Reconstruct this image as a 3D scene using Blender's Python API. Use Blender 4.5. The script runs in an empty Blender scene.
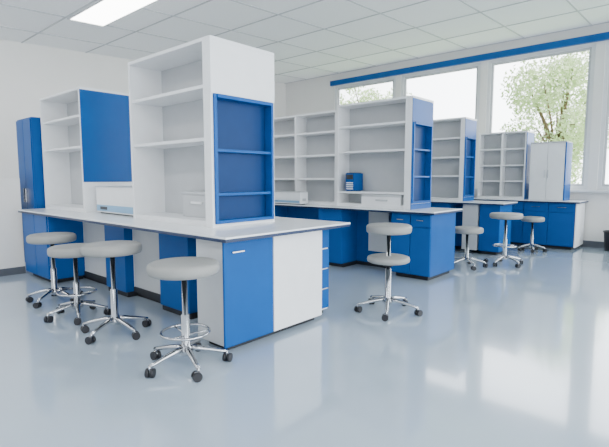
import bpy, math, random
from mathutils import Vector
random.seed(3)
S=bpy.context.scene
def mat(name,col,rough=.5,metal=0,noise=0,nscale=8,coat=0,emit=None,es=0,bump=0,bscale=200,spec=.5):
    m=bpy.data.materials.new(name); m.use_nodes=True
    nt=m.node_tree; b=nt.nodes['Principled BSDF']
    b.inputs['Base Color'].default_value=(*col,1); b.inputs['Roughness'].default_value=rough
    b.inputs['Metallic'].default_value=metal; b.inputs['Coat Weight'].default_value=coat; b.inputs['Coat Roughness'].default_value=.06
    b.inputs['Specular IOR Level'].default_value=spec
    if emit: b.inputs['Emission Color'].default_value=(*emit,1); b.inputs['Emission Strength'].default_value=es
    tc=nt.nodes.new('ShaderNodeTexCoord')
    if noise:
        n=nt.nodes.new('ShaderNodeTexNoise'); n.inputs['Scale'].default_value=nscale; n.inputs['Detail'].default_value=4
        r=nt.nodes.new('ShaderNodeValToRGB')
        r.color_ramp.elements[0].position=.3; r.color_ramp.elements[1].position=.7
        r.color_ramp.elements[0].color=(*[c*(1-noise) for c in col],1); r.color_ramp.elements[1].color=(*[min(1,c*(1+noise)) for c in col],1)
        nt.links.new(tc.outputs['Object'],n.inputs['Vector']); nt.links.new(n.outputs['Fac'],r.inputs[0]); nt.links.new(r.outputs[0],b.inputs['Base Color'])
    if bump:
        n2=nt.nodes.new('ShaderNodeTexNoise'); n2.inputs['Scale'].default_value=bscale
        bp=nt.nodes.new('ShaderNodeBump'); bp.inputs['Strength'].default_value=bump; bp.inputs['Distance'].default_value=.01
        nt.links.new(tc.outputs['Object'],n2.inputs['Vector']); nt.links.new(n2.outputs['Fac'],bp.inputs['Height']); nt.links.new(bp.outputs[0],b.inputs['Normal'])
    return m
WHITE=mat('laminate_white',(.82,.83,.84),.4,noise=.02)
LGREY=mat('laminate_grey',(.50,.515,.53),.45,noise=.02)
BLUE=mat('laminate_blue',(.0,.078,.30),.38,noise=.06,nscale=3,spec=.2)
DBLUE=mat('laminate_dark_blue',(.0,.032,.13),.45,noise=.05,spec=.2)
PBLUE=mat('plastic_light_blue',(.22,.42,.62),.4,noise=.03)
NAVY=mat('edge_navy',(.005,.02,.07),.4,noise=.05)
TOP=mat('countertop_white',(.82,.84,.86),.18,noise=.02)
TOE=mat('toe_kick',(.01,.012,.016),.6,noise=.1)
CHROME=mat('chrome',(.50,.51,.53),.14,1,noise=.02)
SEAT=mat('seat_vinyl',(.28,.28,.265),.45,noise=.04,bump=.1)
RUB=mat('rubber',(.012,.012,.016),.5,noise=.1)
WALL=mat('wall_paint',(.78,.765,.74),.7,noise=.015,nscale=2,bump=.05)
CEIL=mat('ceiling_tile',(.92,.92,.925),.85,noise=.02,nscale=60,bump=.1)
BAR=mat('ceiling_bar',(.52,.53,.55),.5,noise=.02)
FLOOR=mat('floor_vinyl',(.40,.48,.56),.15,noise=.025,nscale=1.3,bump=.012,bscale=14,coat=.7)
BASEB=mat('baseboard_grey',(.08,.09,.11),.5,noise=.05)
FRAME=mat('window_frame',(.7,.71,.72),.4,noise=.02)
LAMP=mat('lamp_diffuser',(.9,.9,.9),.5,emit=(1,.99,.96),es=12)
BLACK=mat('black_plastic',(.02,.02,.025),.35,noise=.1)
RAIL=mat('rail_blue',(.0,.08,.30),.4,noise=.05,spec=.25)

class MB:
    def __init__(s,name,mats): s.n=name;s.m=mats;s.v=[];s.f=[];s.fm=[];s.sm=[]
    def box(s,x0,x1,y0,y1,z0,z1,m=0):
        i=len(s.v); s.v+=[(x0,y0,z0),(x1,y0,z0),(x1,y1,z0),(x0,y1,z0),(x0,y0,z1),(x1,y0,z1),(x1,y1,z1),(x0,y1,z1)]
        for q in [(0,3,2,1),(4,5,6,7),(0,1,5,4),(1,2,6,5),(2,3,7,6),(3,0,4,7)]:
            s.f.append([i+k for k in q]); s.fm.append(m); s.sm.append(False)
    def lathe(s,prof,c,m=0,seg=36,axis='z'):
        i=len(s.v); n=len(prof)
        for k in range(seg):
            a=2*math.pi*k/seg
            for r,z in prof:
                if axis=='z': s.v.append((c[0]+r*math.cos(a),c[1]+r*math.sin(a),c[2]+z))
        for k in range(seg):
            k2=(k+1)%seg
            for j in range(n-1):
                s.f.append([i+k*n+j,i+k2*n+j,i+k2*n+j+1,i+k*n+j+1]); s.fm.append(m); s.sm.append(True)
    def tube(s,pts,rad,m=0,seg=12,closed=False,flat=1.0):
        pts=[Vector(p) for p in pts]; n=len(pts)
        if not isinstance(rad,(list,tuple)): rad=[rad]*n
        i=len(s.v)
        for j,p in enumerate(pts):
            if closed: t=pts[(j+1)%n]-pts[j-1]
            else: t=pts[min(j+1,n-1)]-pts[max(j-1,0)]
            t.normalize()
            up=Vector((0,0,1)) if abs(t.z)<.95 else Vector((1,0,0))
            a=t.cross(up).normalized(); b=a.cross(t).normalized()
            for k in range(seg):
                th=2*math.pi*k/seg
                q=p+a*math.cos(th)*rad[j]+b*math.sin(th)*rad[j]*flat
                s.v.append(tuple(q))
        for j in range(n if closed else n-1):
            j2=(j+1)%n
            for k in range(seg):
                k2=(k+1)%seg
                s.f.append([i+j*seg+k,i+j*seg+k2,i+j2*seg+k2,i+j2*seg+k]); s.fm.append(m); s.sm.append(True)
        if not closed:
            s.f.append([i+k for k in range(seg)][::-1]); s.fm.append(m); s.sm.append(False)
            s.f.append([i+(n-1)*seg+k for k in range(seg)]); s.fm.append(m); s.sm.append(False)
    def build(s,bevel=0,origin=None):
        o=origin or (0,0,0)
        me=bpy.data.meshes.new(s.n); me.from_pydata([(v[0]-o[0],v[1]-o[1],v[2]-o[2]) for v in s.v],[],s.f)
        for m in s.m: me.materials.append(m)
        for p,a,b in zip(me.polygons,s.fm,s.sm): p.material_index=a; p.use_smooth=b
        me.validate(); me.update()
        ob=bpy.data.objects.new(s.n,me); ob.location=o; S.collection.objects.link(ob)
        if bevel:
            md=ob.modifiers.new('bevel','BEVEL'); md.width=bevel; md.segments=2; md.limit_method='ANGLE'
        return ob

# ---------------- room ----------------
XL,YW=-10.0,10.4
XR,YN=6.0,-4.0
SL=.045
def zc(y): return 4.24+(y-YW)*SL        # gently sloping ceiling
def tilt(m):                             # ceiling parts are modelled at z=0 and follow the slope
    m.v=[(x,y,z+zc(y)) for x,y,z in m.v]; return m
m=MB('floor',[FLOOR]); m.box(XL-.2,XR,YN,YW+.2,-.1,0); m.build()
m=MB('ceiling',[CEIL]); m.box(XL-.2,XR,YN,YW+.2,0,.1); tilt(m).build()
m=MB('ceiling_grid',[BAR])
x=-9.1
while x<XR: m.box(x-.012,x+.012,YN,YW,-.010,0); x+=1.2
y=3.15-6.0
while y<YW: m.box(XL,XR,y-.012,y+.012,-.011,-.001); y+=1.2
tilt(m).build()
m=MB('wall_left',[WALL]); m.box(XL-.2,XL,YN,YW+.2,0,1); m.v=[(x,y,z*zc(y)) for x,y,z in m.v]; m.build()
m=MB('baseboard_left',[BASEB]); m.box(XL,XL+.015,YN,YW,0,.12); m.build()
ZS,ZT,ZW=1.12,3.92,zc(YW)
wins=[(-8.1,-6.15),(-6.0,-4.0),(-3.85,-1.82),(-1.66,.4),(.55,2.6)]
m=MB('wall_window_side',[WALL])
m.box(XL,XR,YW,YW+.2,0,ZS); m.box(XL,XR,YW,YW+.2,ZT,ZW)
ed=[XL]+[v for w in wins for v in w]+[XR]
for i in range(0,len(ed),2): m.box(ed[i],ed[i+1],YW,YW+.2,ZS,ZT)
m.build()
m=MB('baseboard_window_side',[BASEB]); m.box(XL,XR,YW-.015,YW,0,.12); m.build()
m=MB('trim_1',[FRAME]); m.box(-8.3,XR,YW-.14,YW,ZS-.05,ZS-.005); m.build(.004)
m=MB('trim_2',[RAIL]); m.box(-8.2,XR,YW-.09,YW,ZT,ZT+.13); m.build(.004)
for i,(a,b) in enumerate(wins):
    m=MB('window_%d'%(i+1),[FRAME,BAR])
    w=.07
    m.box(a,b,YW+.02,YW+.12,ZS,ZS+w); m.box(a,b,YW+.02,YW+.12,ZT-w,ZT)
    m.box(a,a+w,YW+.02,YW+.12,ZS+w,ZT-w); m.box(b-w,b,YW+.02,YW+.12,ZS+w,ZT-w)
    a2,b2,z0,z1=a+w,b-w,ZS+w,ZT-w; s=.045
    m.box(a2,b2,YW+.05,YW+.1,z0,z0+s,1); m.box(a2,b2,YW+.05,YW+.1,z1-s,z1,1)
    m.box(a2,a2+s,YW+.05,YW+.1,z0+s,z1-s,1); m.box(b2-s,b2,YW+.05,YW+.1,z0+s,z1-s,1)
    m.build()
m=MB('wall_left_low',[WALL]); m.box(-7.65,-7.25,YN,2.16,0,1.345); m.build(.003)
m=MB('baseboard_left_low',[BASEB]); m.box(-7.25,-7.235,YN,2.16,0,.1); m.build()

def lamp(x,y,lx=2.38,ly=.6):
    m=MB('ceiling_light_panel',[FRAME,LAMP])
    z=-.012
    m.box(x,x+lx,y,y+.03,z-.03,z); m.box(x,x+lx,y+ly-.03,y+ly,z-.03,z)
    m.box(x,x+.03,y+.03,y+ly-.03,z-.03,z); m.box(x+lx-.03,x+lx,y+.03,y+ly-.03,z-.03,z)
    m.box(x+.03,x+lx-.03,y+.03,y+ly-.03,z-.018,z-.002,1)
    tilt(m).build()
for (x,y) in [(-7.89,3.16),(-4.29,-.44),(-7.89,-.44),(.51,3.16),(.51,-.44)]: lamp(x,y)  # panels after the first are out of view, added for extra interior light

# ---------------- towers ----------------
def tower(name,x0,x1,y0,y1,z0,z1,shelves,nz=None,nsh=(),sideblue=True,post=.12,div=None,split=None):
    m=MB(name,[WHITE,BLUE,DBLUE,LGREY]); t=.03
    ym=(y0+y1)/2
    m.box(x0,x0+t,y0,y1,z0,z1)
    m.box(x0+t,x1-post,ym-.01,ym+.01,z0,z1-t,3)
    m.box(x0+t,x1,y0,y1,z1-t,z1)
    m.box(x0+t,x1-post,y0+.01,y1-.01,z0,z0+.05)
    for z in shelves: m.box(x0+t,x1-post,y0+.02,ym-.01,z-.03,z); m.box(x0+t,x1-post,ym+.01,y1-.02,z-.03,z)
    if div: m.box(div-.015,div+.015,y0+.005,y1-.005,z0+.05,z1-t)
    sm=1 if sideblue else 0
    if nz:
        n0,n1=nz; e=.035
        m.box(x1-post,x1-post+.02,y0,y1,z0,z1-t,0)
        xa=x1-post+.02
        m.box(xa,x1-.008,y0,y0+e,z0,z1-t); m.box(xa,x1-.008,y1-e,y1,z0,z1-t)
        m.box(xa,x1-.008,y0+e,y1-e,n1,z1-t,0)
        if n0>z0: m.box(xa,x1-.008,y0+e,y1-e,z0,n0,0)
        m.box(x1-.008,x1,y0,y1,n1+.005,z1-t,sm)
        if n0>z0+.04: m.box(x1-.008,x1,y0,y1,z0,n0-.005,sm)
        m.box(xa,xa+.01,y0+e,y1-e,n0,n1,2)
        q=.02
        m.box(xa+.01,x1+.012,y0+e-.01,y0+e+q,n0,n1,1); m.box(xa+.01,x1+.012,y1-e-q,y1-e+.01,n0,n1,1)
        m.box(xa+.01,x1+.02,y0+e+q,y1-e-q,n1-.03,n1,1); m.box(xa+.01,x1+.012,y0+e+q,y1-e-q,n0,n0+.03,1)
        for z in nsh: m.box(xa+.01,x1,y0+e+q,y1-e-q,z-.025,z,1)
        if sideblue:
            m.box(x1-.008,x1,y0,y0+e-.01,n0-.005,n1+.005,1); m.box(x1-.008,x1,y1-e+.01,y1,n0-.005,n1+.005,1)
    else:
        m.box(x1-post,x1-.012,y0,y1,z0,z1-t,0)
        if split: m.box(x1-.012,x1,y0,y1,split,z1-t,sm); m.box(x1-.012,x1,y0,y1,z0,split-.004,0)
        else: m.box(x1-.012,x1,y0,y1,z0,z1-t,sm)
    return m.build(.002)
ZB=.92
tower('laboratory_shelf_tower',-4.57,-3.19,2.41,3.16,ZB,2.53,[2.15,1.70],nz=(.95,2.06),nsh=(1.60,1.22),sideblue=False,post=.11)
tower('laboratory_shelf_tower',-7.1,-5.78,2.42,3.14,ZB,2.45,[2.13,1.75],post=.05,split=1.30)
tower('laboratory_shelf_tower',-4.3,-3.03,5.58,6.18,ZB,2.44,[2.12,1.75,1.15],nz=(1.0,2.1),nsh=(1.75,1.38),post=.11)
tower('laboratory_shelf_tower',-6.4,-4.33,5.62,6.18,ZB,2.38,[2.08,1.72,1.35],post=.04,sideblue=False,div=-5.2)
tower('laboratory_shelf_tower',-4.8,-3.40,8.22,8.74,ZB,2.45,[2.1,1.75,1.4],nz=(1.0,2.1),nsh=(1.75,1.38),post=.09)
tower('laboratory_shelf_tower',-3.72,-2.77,9.72,10.2,ZB,2.28,[1.95,1.62,1.3],post=.04,div=-3.25)
tower('laboratory_shelf_tower',-5.6,-4.0,9.72,10.2,ZB,2.28,[1.95,1.62,1.3],post=.04)
m=MB('bench_top_cabinet',[WHITE,BLUE,LGREY])
m.box(-2.70,-2.09,9.74,10.2,ZB,2.02); m.box(-2.09,-2.07,9.72,10.2,ZB,2.02,1)
m.box(-2.69,-2.40,9.722,9.74,ZB+.02,2.0); m.box(-2.385,-2.095,9.722,9.74,ZB+.02,2.0)
m.box(-2.43,-2.42,9.70,9.722,1.35,1.5,2); m.box(-2.37,-2.36,9.70,9.722,1.35,1.5,2); m.box(-2.7,-2.07,9.715,10.2,2.02,2.04,2)
m.build(.002)

# ---------------- benches ----------------
def counter(m,x0,x1,y0,y1):
    m.box(x0,x1,y0,y1,.88,.905,1); m.box(x0,x1,y0,y1,.905,.92,0)
def handle(m,x,y0,y1,z,mi): m.box(x,x+.02,y0,y1,z,z+.012,mi)
def handle_y(m,y,x0,x1,z,mi): m.box(x0,x1,y-.02,y,z,z+.012,mi)
BM=[TOP,NAVY,WHITE,BLUE,TOE,LGREY,CHROME,DBLUE]
m=MB('laboratory_bench',BM)
counter(m,-7.1,-2.6,2.07,3.6)
m.box(-3.05,-2.72,2.15,3.27,.06,.88,2)
m.box(-3.0,-2.76,2.2,3.25,0,.06,4)
m.box(-2.72,-2.70,2.13,2.645,.05,.875,3)
m.box(-2.72,-2.70,2.655,3.29,.05,.875,2)
m.box(-3.05,-2.72,2.13,2.15,.06,.88,5)
handle(m,-2.70,2.2,2.32,.78,6)
m.box(-3.3,-2.80,3.29,3.5,.05,.88,2)
for i in range(4): m.box(-2.80,-2.78,3.295,3.495,.07+i*.2,.255+i*.2,3)
m.box(-3.3,-2.84,3.3,3.48,0,.05,4)
m.box(-7.05,-3.05,2.55,3.3,.06,.88,2)
m.box(-7.05,-3.05,2.58,3.28,0,.06,4)
for a,b in [(-4.15,-3.64),(-5.35,-4.87)]:
    m.box(a,b,2.45,2.55,.06,.88,3); m.box(a,b,2.47,2.58,0,.06,4)
for a,b in [(-4.84,-4.18),(-3.6,-3.07),(-6.15,-5.38)]: m.box(a,b,2.54,2.55,.12,.86,5); m.box(a,b,2.525,2.55,.06,.12,4)
m.box(-7.05,-6.2,2.13,2.55,.06,.88,2); m.box(-7.0,-6.25,2.18,2.55,0,.06,4)
m.box(-7.05,-6.63,2.11,2.13,.07,.87,3); m.box(-6.62,-6.2,2.11,2.13,.07,.87,3); m.box(-6.2,-6.18,2.13,2.55,.06,.88,3)
m.build(.002)
m=MB('laboratory_bench',BM)
counter(m,-7.0,-2.6,5.40,6.28)
m.box(-3.25,-2.67,5.47,6.22,.06,.88,3); m.box(-3.2,-2.72,5.52,6.18,0,.06,4)
for a,b in [(-3.245,-2.965),(-2.955,-2.675)]: m.box(a,b,5.45,5.47,.07,.70,3); m.box(a,b,5.45,5.47,.71,.87,3); handle_y(m,5.45,(a+b)/2-.05,(a+b)/2+.05,.79,6)
m.box(-7,-3.25,5.85,6.2,.06,.88,3); m.box(-7,-3.25,5.87,6.18,0,.06,4)
m.box(-4.55,-4.1,5.45,5.85,.06,.88,3);m.box(-4.5,-4.1,5.5,5.85,0,.06,4)
m.box(-6.9,-5.6,5.45,5.85,.06,.88,3)
m.box(-3.85,-3.5,5.80,5.85,.25,.85,5)
m.build(.002)
m=MB('laboratory_bench',BM)
counter(m,-7.0,-2.62,8.05,8.8)
m.box(-3.05,-2.7,8.12,8.75,.06,.88,3); m.box(-3.0,-2.75,8.15,8.7,0,.06,4)
m.box(-3.35,-3.08,8.1,8.7,.06,.88,5)
m.box(-7,-3.05,8.4,8.72,.06,.88,3); m.box(-7,-3.05,8.42,8.7,0,.06,4)
m.box(-4.6,-3.6,8.12,8.4,.06,.88,3)
m.build(.002)
m=MB('laboratory_bench',BM)
counter(m,-8.0,-1.78,9.58,10.38)
m.box(-8.0,-1.85,9.65,10.36,.06,.88,3); m.box(-8.0,-1.9,9.7,10.36,0,.06,4)
m.box(-1.85,-1.83,9.63,10.36,.05,.88,2)
x=-1.86
while x>-7.5:
    m.box(x-.44,x,9.63,9.65,.07,.70,3); m.box(x-.44,x,9.63,9.65,.71,.87,3); handle_y(m,9.63,x-.3,x-.14,.79,6); x-=.45
m.build(.002)
m=MB('tall_storage_cabinet',[BLUE,TOE,CHROME,DBLUE])
m.box(-7.75,-7.16,2.32,2.9,.06,2.2); m.box(-7.7,-7.2,2.36,2.88,0,.06,1)
m.box(-7.74,-7.465,2.30,2.32,.08,2.18,0); m.box(-7.455,-7.17,2.30,2.32,.08,2.18,0)
m.box(-7.50,-7.49,2.275,2.30,1.0,1.2,2); m.box(-7.43,-7.42,2.275,2.30,1.0,1.2,2)
m.build(.002)

# ---------------- equipment ----------------
def equip(name,x0,x1,y0,y1,z0,z1,band):
    m=MB(name,[WHITE,BLACK,LGREY,band])
    h=z1-z0
    m.box(x0,x1,y0,y1,z0+.015,z1); m.box(x0+.03,x1-.03,y0+.03,y1-.03,z0,z0+.015,1)
    m.box(x0+.02,x1-.02,y0-.008,y0,z0+.03,z0+.33*h,3)
    m.box(x0+.12,x0+.3,y0-.012,y0-.008,z0+.05,z0+.27*h,1)
    m.box(x0+.04,x1-.04,y0-.006,y0,z0+.42*h,z1-.05*h,0)
    m.box(x1,x1+.008,y0+.05,y1-.05,z0+.3*h,z0+.5*h,2)
    m.box(x0-.004,x1+.004,y0-.01,y1+.004,z1,z1+.01,2)
    return m.build(.004)
equip('laboratory_analyzer',-5.68,-4.72,2.52,2.95,ZB,1.24,PBLUE)
equip('bench_printer',-5.7,-4.9,5.42,5.6,ZB,1.12,PBLUE)
m=MB('power_supply_unit',[BLUE,BLACK,WHITE,CHROME])
m.box(-4.15,-3.99,5.61,5.84,1.16,1.42); m.box(-4.13,-4.01,5.60,5.61,1.33,1.40,1)
for i in range(4): m.box(-4.13,-4.01,5.60,5.61,1.18+.03*i,1.195+.03*i,2)
m.box(-4.14,-4.0,5.62,5.8,1.15,1.16,1); m.box(-4.15,-3.99,5.63,5.8,1.42,1.43,1); m.build(.003)
m=MB('storage_box',[WHITE,LGREY]); m.box(-3.85,-3.2,5.60,5.85,ZB+.05,1.08); m.box(-3.86,-3.19,5.60,5.86,1.08,1.115,1); m.box(-3.6,-3.4,5.585,5.60,1.02,1.045,1); m.build(.004)
m=MB('storage_box',[LGREY,WHITE]); m.box(-3.93,-3.45,2.60,2.75,ZB+.05,1.19); m.box(-3.94,-3.44,2.59,2.755,1.19,1.22,0); m.box(-3.78,-3.6,2.585,2.60,1.10,1.125,1); m.build(.004)
m=MB('waste_bin',[BLACK,RUB])
m.lathe([(0,0),(.13,0),(.155,.34),(.17,.345),(.17,.37),(.15,.37),(.125,.02),(0,.02)],(-1.3,10.1,0),0,28); m.build()

# ---------------- stools ----------------
def stool(x,y,zs,r=.235,rb=.29,rot=0,ring=None,disc=None):
    m=MB('laboratory_stool',[CHROME,SEAT,RUB])
    c=(x,y,0)
    m.lathe([(0,zs-.085),(r*.9,zs-.085),(r*.97,zs-.078),(r,zs-.06),(r,zs-.03),(r*.975,zs-.012),(r*.9,zs-.002),(r*.6,zs+.002),(0,zs+.002)],c,1,48)
    m.lathe([(0,zs-.1),(r*.45,zs-.1),(r*.55,zs-.085),(0,zs-.085)],c,2,32)
    m.lathe([(0,zs-.1),(.02,zs-.1),(.02,zs*.5),(.03,zs*.5-.003),(.03,.15),(.044,.14),(.048,.09),(.035,.08),(0,.08)],c,0,24)
    if disc:
        rd=r*.95
        m.lathe([(0,disc-.06),(rd*.9,disc-.06),(rd*.98,disc-.05),(rd,disc-.03),(rd*.97,disc-.008),(rd*.88,disc),(0,disc)],c,1,40)
        m.lathe([(0,disc-.1),(.05,disc-.1),(.06,disc-.06),(0,disc-.06)],c,2,24)
    if ring:
        rr=.17; pts=[(x+rr*math.cos(a*math.pi/16),y+rr*math.sin(a*math.pi/16),ring) for a in range(32)]
        m.tube(pts,.009,0,10,closed=True)
        for k in range(3):
            a=rot+k*2*math.pi/3; m.tube([(x+.02*math.cos(a),y+.02*math.sin(a),ring-.02),(x+rr*math.cos(a),y+rr*math.sin(a),ring)],.007,0,8)
    for k in range(5):
        a=rot+k*2*math.pi/5; ca,sa=math.cos(a),math.sin(a)
        pts=[(x+ca*d,y+sa*d,z) for d,z in [(.02,.13),(rb*.3,.125),(rb*.6,.108),(rb*.85,.09),(rb,.08)]]
        m.tube(pts,[.026,.024,.020,.017,.015],0,10,flat=.8)
        ex,ey=x+ca*rb,y+sa*rb
        m.tube([(ex,ey,.045),(ex,ey,.09)],.008,0,8)
        b=a+1.1+k*.9; cb,sb=math.cos(b),math.sin(b)
        ox,oy=ex+cb*.012,ey+sb*.012
        for sgn in (-1,1):
            p0=(ox-sb*.006*sgn,oy+cb*.006*sgn,.032); p1=(ox-sb*.028*sgn,oy+cb*.028*sgn,.032)
            m.tube([p0,p1],.032,2,18)
        m.tube([(ox-sb*.012,oy+cb*.012,.045),(ox+sb*.012,oy-cb*.012,.045)],.02,0,10)
    m.build(origin=c)
stool(-5.32,1.86,.745,.24,.27,.3)
stool(-4.55,1.79,.70,.235,.27,.9,ring=.25)
stool(-3.82,1.81,.79,.245,.28,.1)
stool(-2.76,1.82,.76,.25,.29,.942,ring=.25)
stool(-2.38,3.95,.89,.225,.31,.2,disc=.57)
stool(-2.72,6.78,.61,.23,.27,.5)
stool(-2.35,7.35,.81,.24,.28,.8,ring=.3)
stool(-2.42,9.05,.64,.2,.22,.1)

# ---------------- outside ----------------
GR=mat('grass',(.30,.42,.18),.9,noise=.3)
m=MB('outdoor_ground',[GR]); m.box(-60,40,YW+.3,80,-.6,-.5); m.build()
LEAF=mat('leaf',(.62,.76,.42),.6,noise=.2,nscale=1.5)
BARK=mat('bark',(.2,.14,.09),.9,noise=.3)
def tree(x,y,z,r,n):
    m=MB('tree',[LEAF,BARK])
    m.tube([(x,y,-.5),(x+.1,y,z*.5),(x,y,z)],[.2,.15,.08],1,10)
    bl=[]
    for i in range(24):
        th=random.uniform(0,6.28); ph=random.uniform(-1,1); q=r*random.uniform(.35,.9)
        bl.append((x+q*math.cos(th)*math.sqrt(1-ph*ph),y+q*math.sin(th)*math.sqrt(1-ph*ph),z+q*ph,r*random.uniform(.2,.36)))
        m.tube([(x,y,z*.6),(x*.5+bl[-1][0]*.5,y*.5+bl[-1][1]*.5,z*.8+bl[-1][2]*.2),bl[-1][:3]],[.07,.04,.02],1,6)
    for i in range(n):
        b=random.choice(bl); d=Vector((random.gauss(0,1),random.gauss(0,1),random.gauss(0,1))).normalized()*b[3]*random.uniform(.5,1.1)
        p=Vector(b[:3])+d; s=random.uniform(.05,.10)
        u=Vector((random.gauss(0,1),random.gauss(0,1),random.gauss(0,1))).normalized(); v=u.orthogonal().normalized()
        i0=len(m.v); m.v+=[tuple(p-u*s),tuple(p+v*s*.5),tuple(p+u*s),tuple(p-v*s*.5)]; m.f.append([i0,i0+1,i0+2,i0+3]); m.fm.append(0); m.sm.append(False)
    m.build()
tree(-4.6,20,3.3,2.7,15000)
tree(-14.0,21,4.2,3.0,10000)

# ---------------- light: overcast sky, brighter towards the windows / right ----------------
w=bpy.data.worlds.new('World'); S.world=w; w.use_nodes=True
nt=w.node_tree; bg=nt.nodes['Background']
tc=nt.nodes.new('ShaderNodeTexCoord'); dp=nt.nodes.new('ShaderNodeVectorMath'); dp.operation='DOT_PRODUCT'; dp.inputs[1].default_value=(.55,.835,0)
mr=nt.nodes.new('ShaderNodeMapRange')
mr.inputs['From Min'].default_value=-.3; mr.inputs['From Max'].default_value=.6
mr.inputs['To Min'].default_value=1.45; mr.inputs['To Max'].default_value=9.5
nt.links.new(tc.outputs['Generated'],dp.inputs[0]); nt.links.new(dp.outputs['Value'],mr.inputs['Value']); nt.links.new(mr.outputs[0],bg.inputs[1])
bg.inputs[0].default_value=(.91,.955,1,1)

# ---------------- camera ----------------
cd=bpy.data.cameras.new('Camera'); cam=bpy.data.objects.new('Camera',cd); S.collection.objects.link(cam)
cd.sensor_width=36; cd.lens=457/609*36
cam.location=(0,0,1.35)
cam.rotation_euler=(math.radians(90-5.69),0,math.radians(41.6))
S.camera=cam
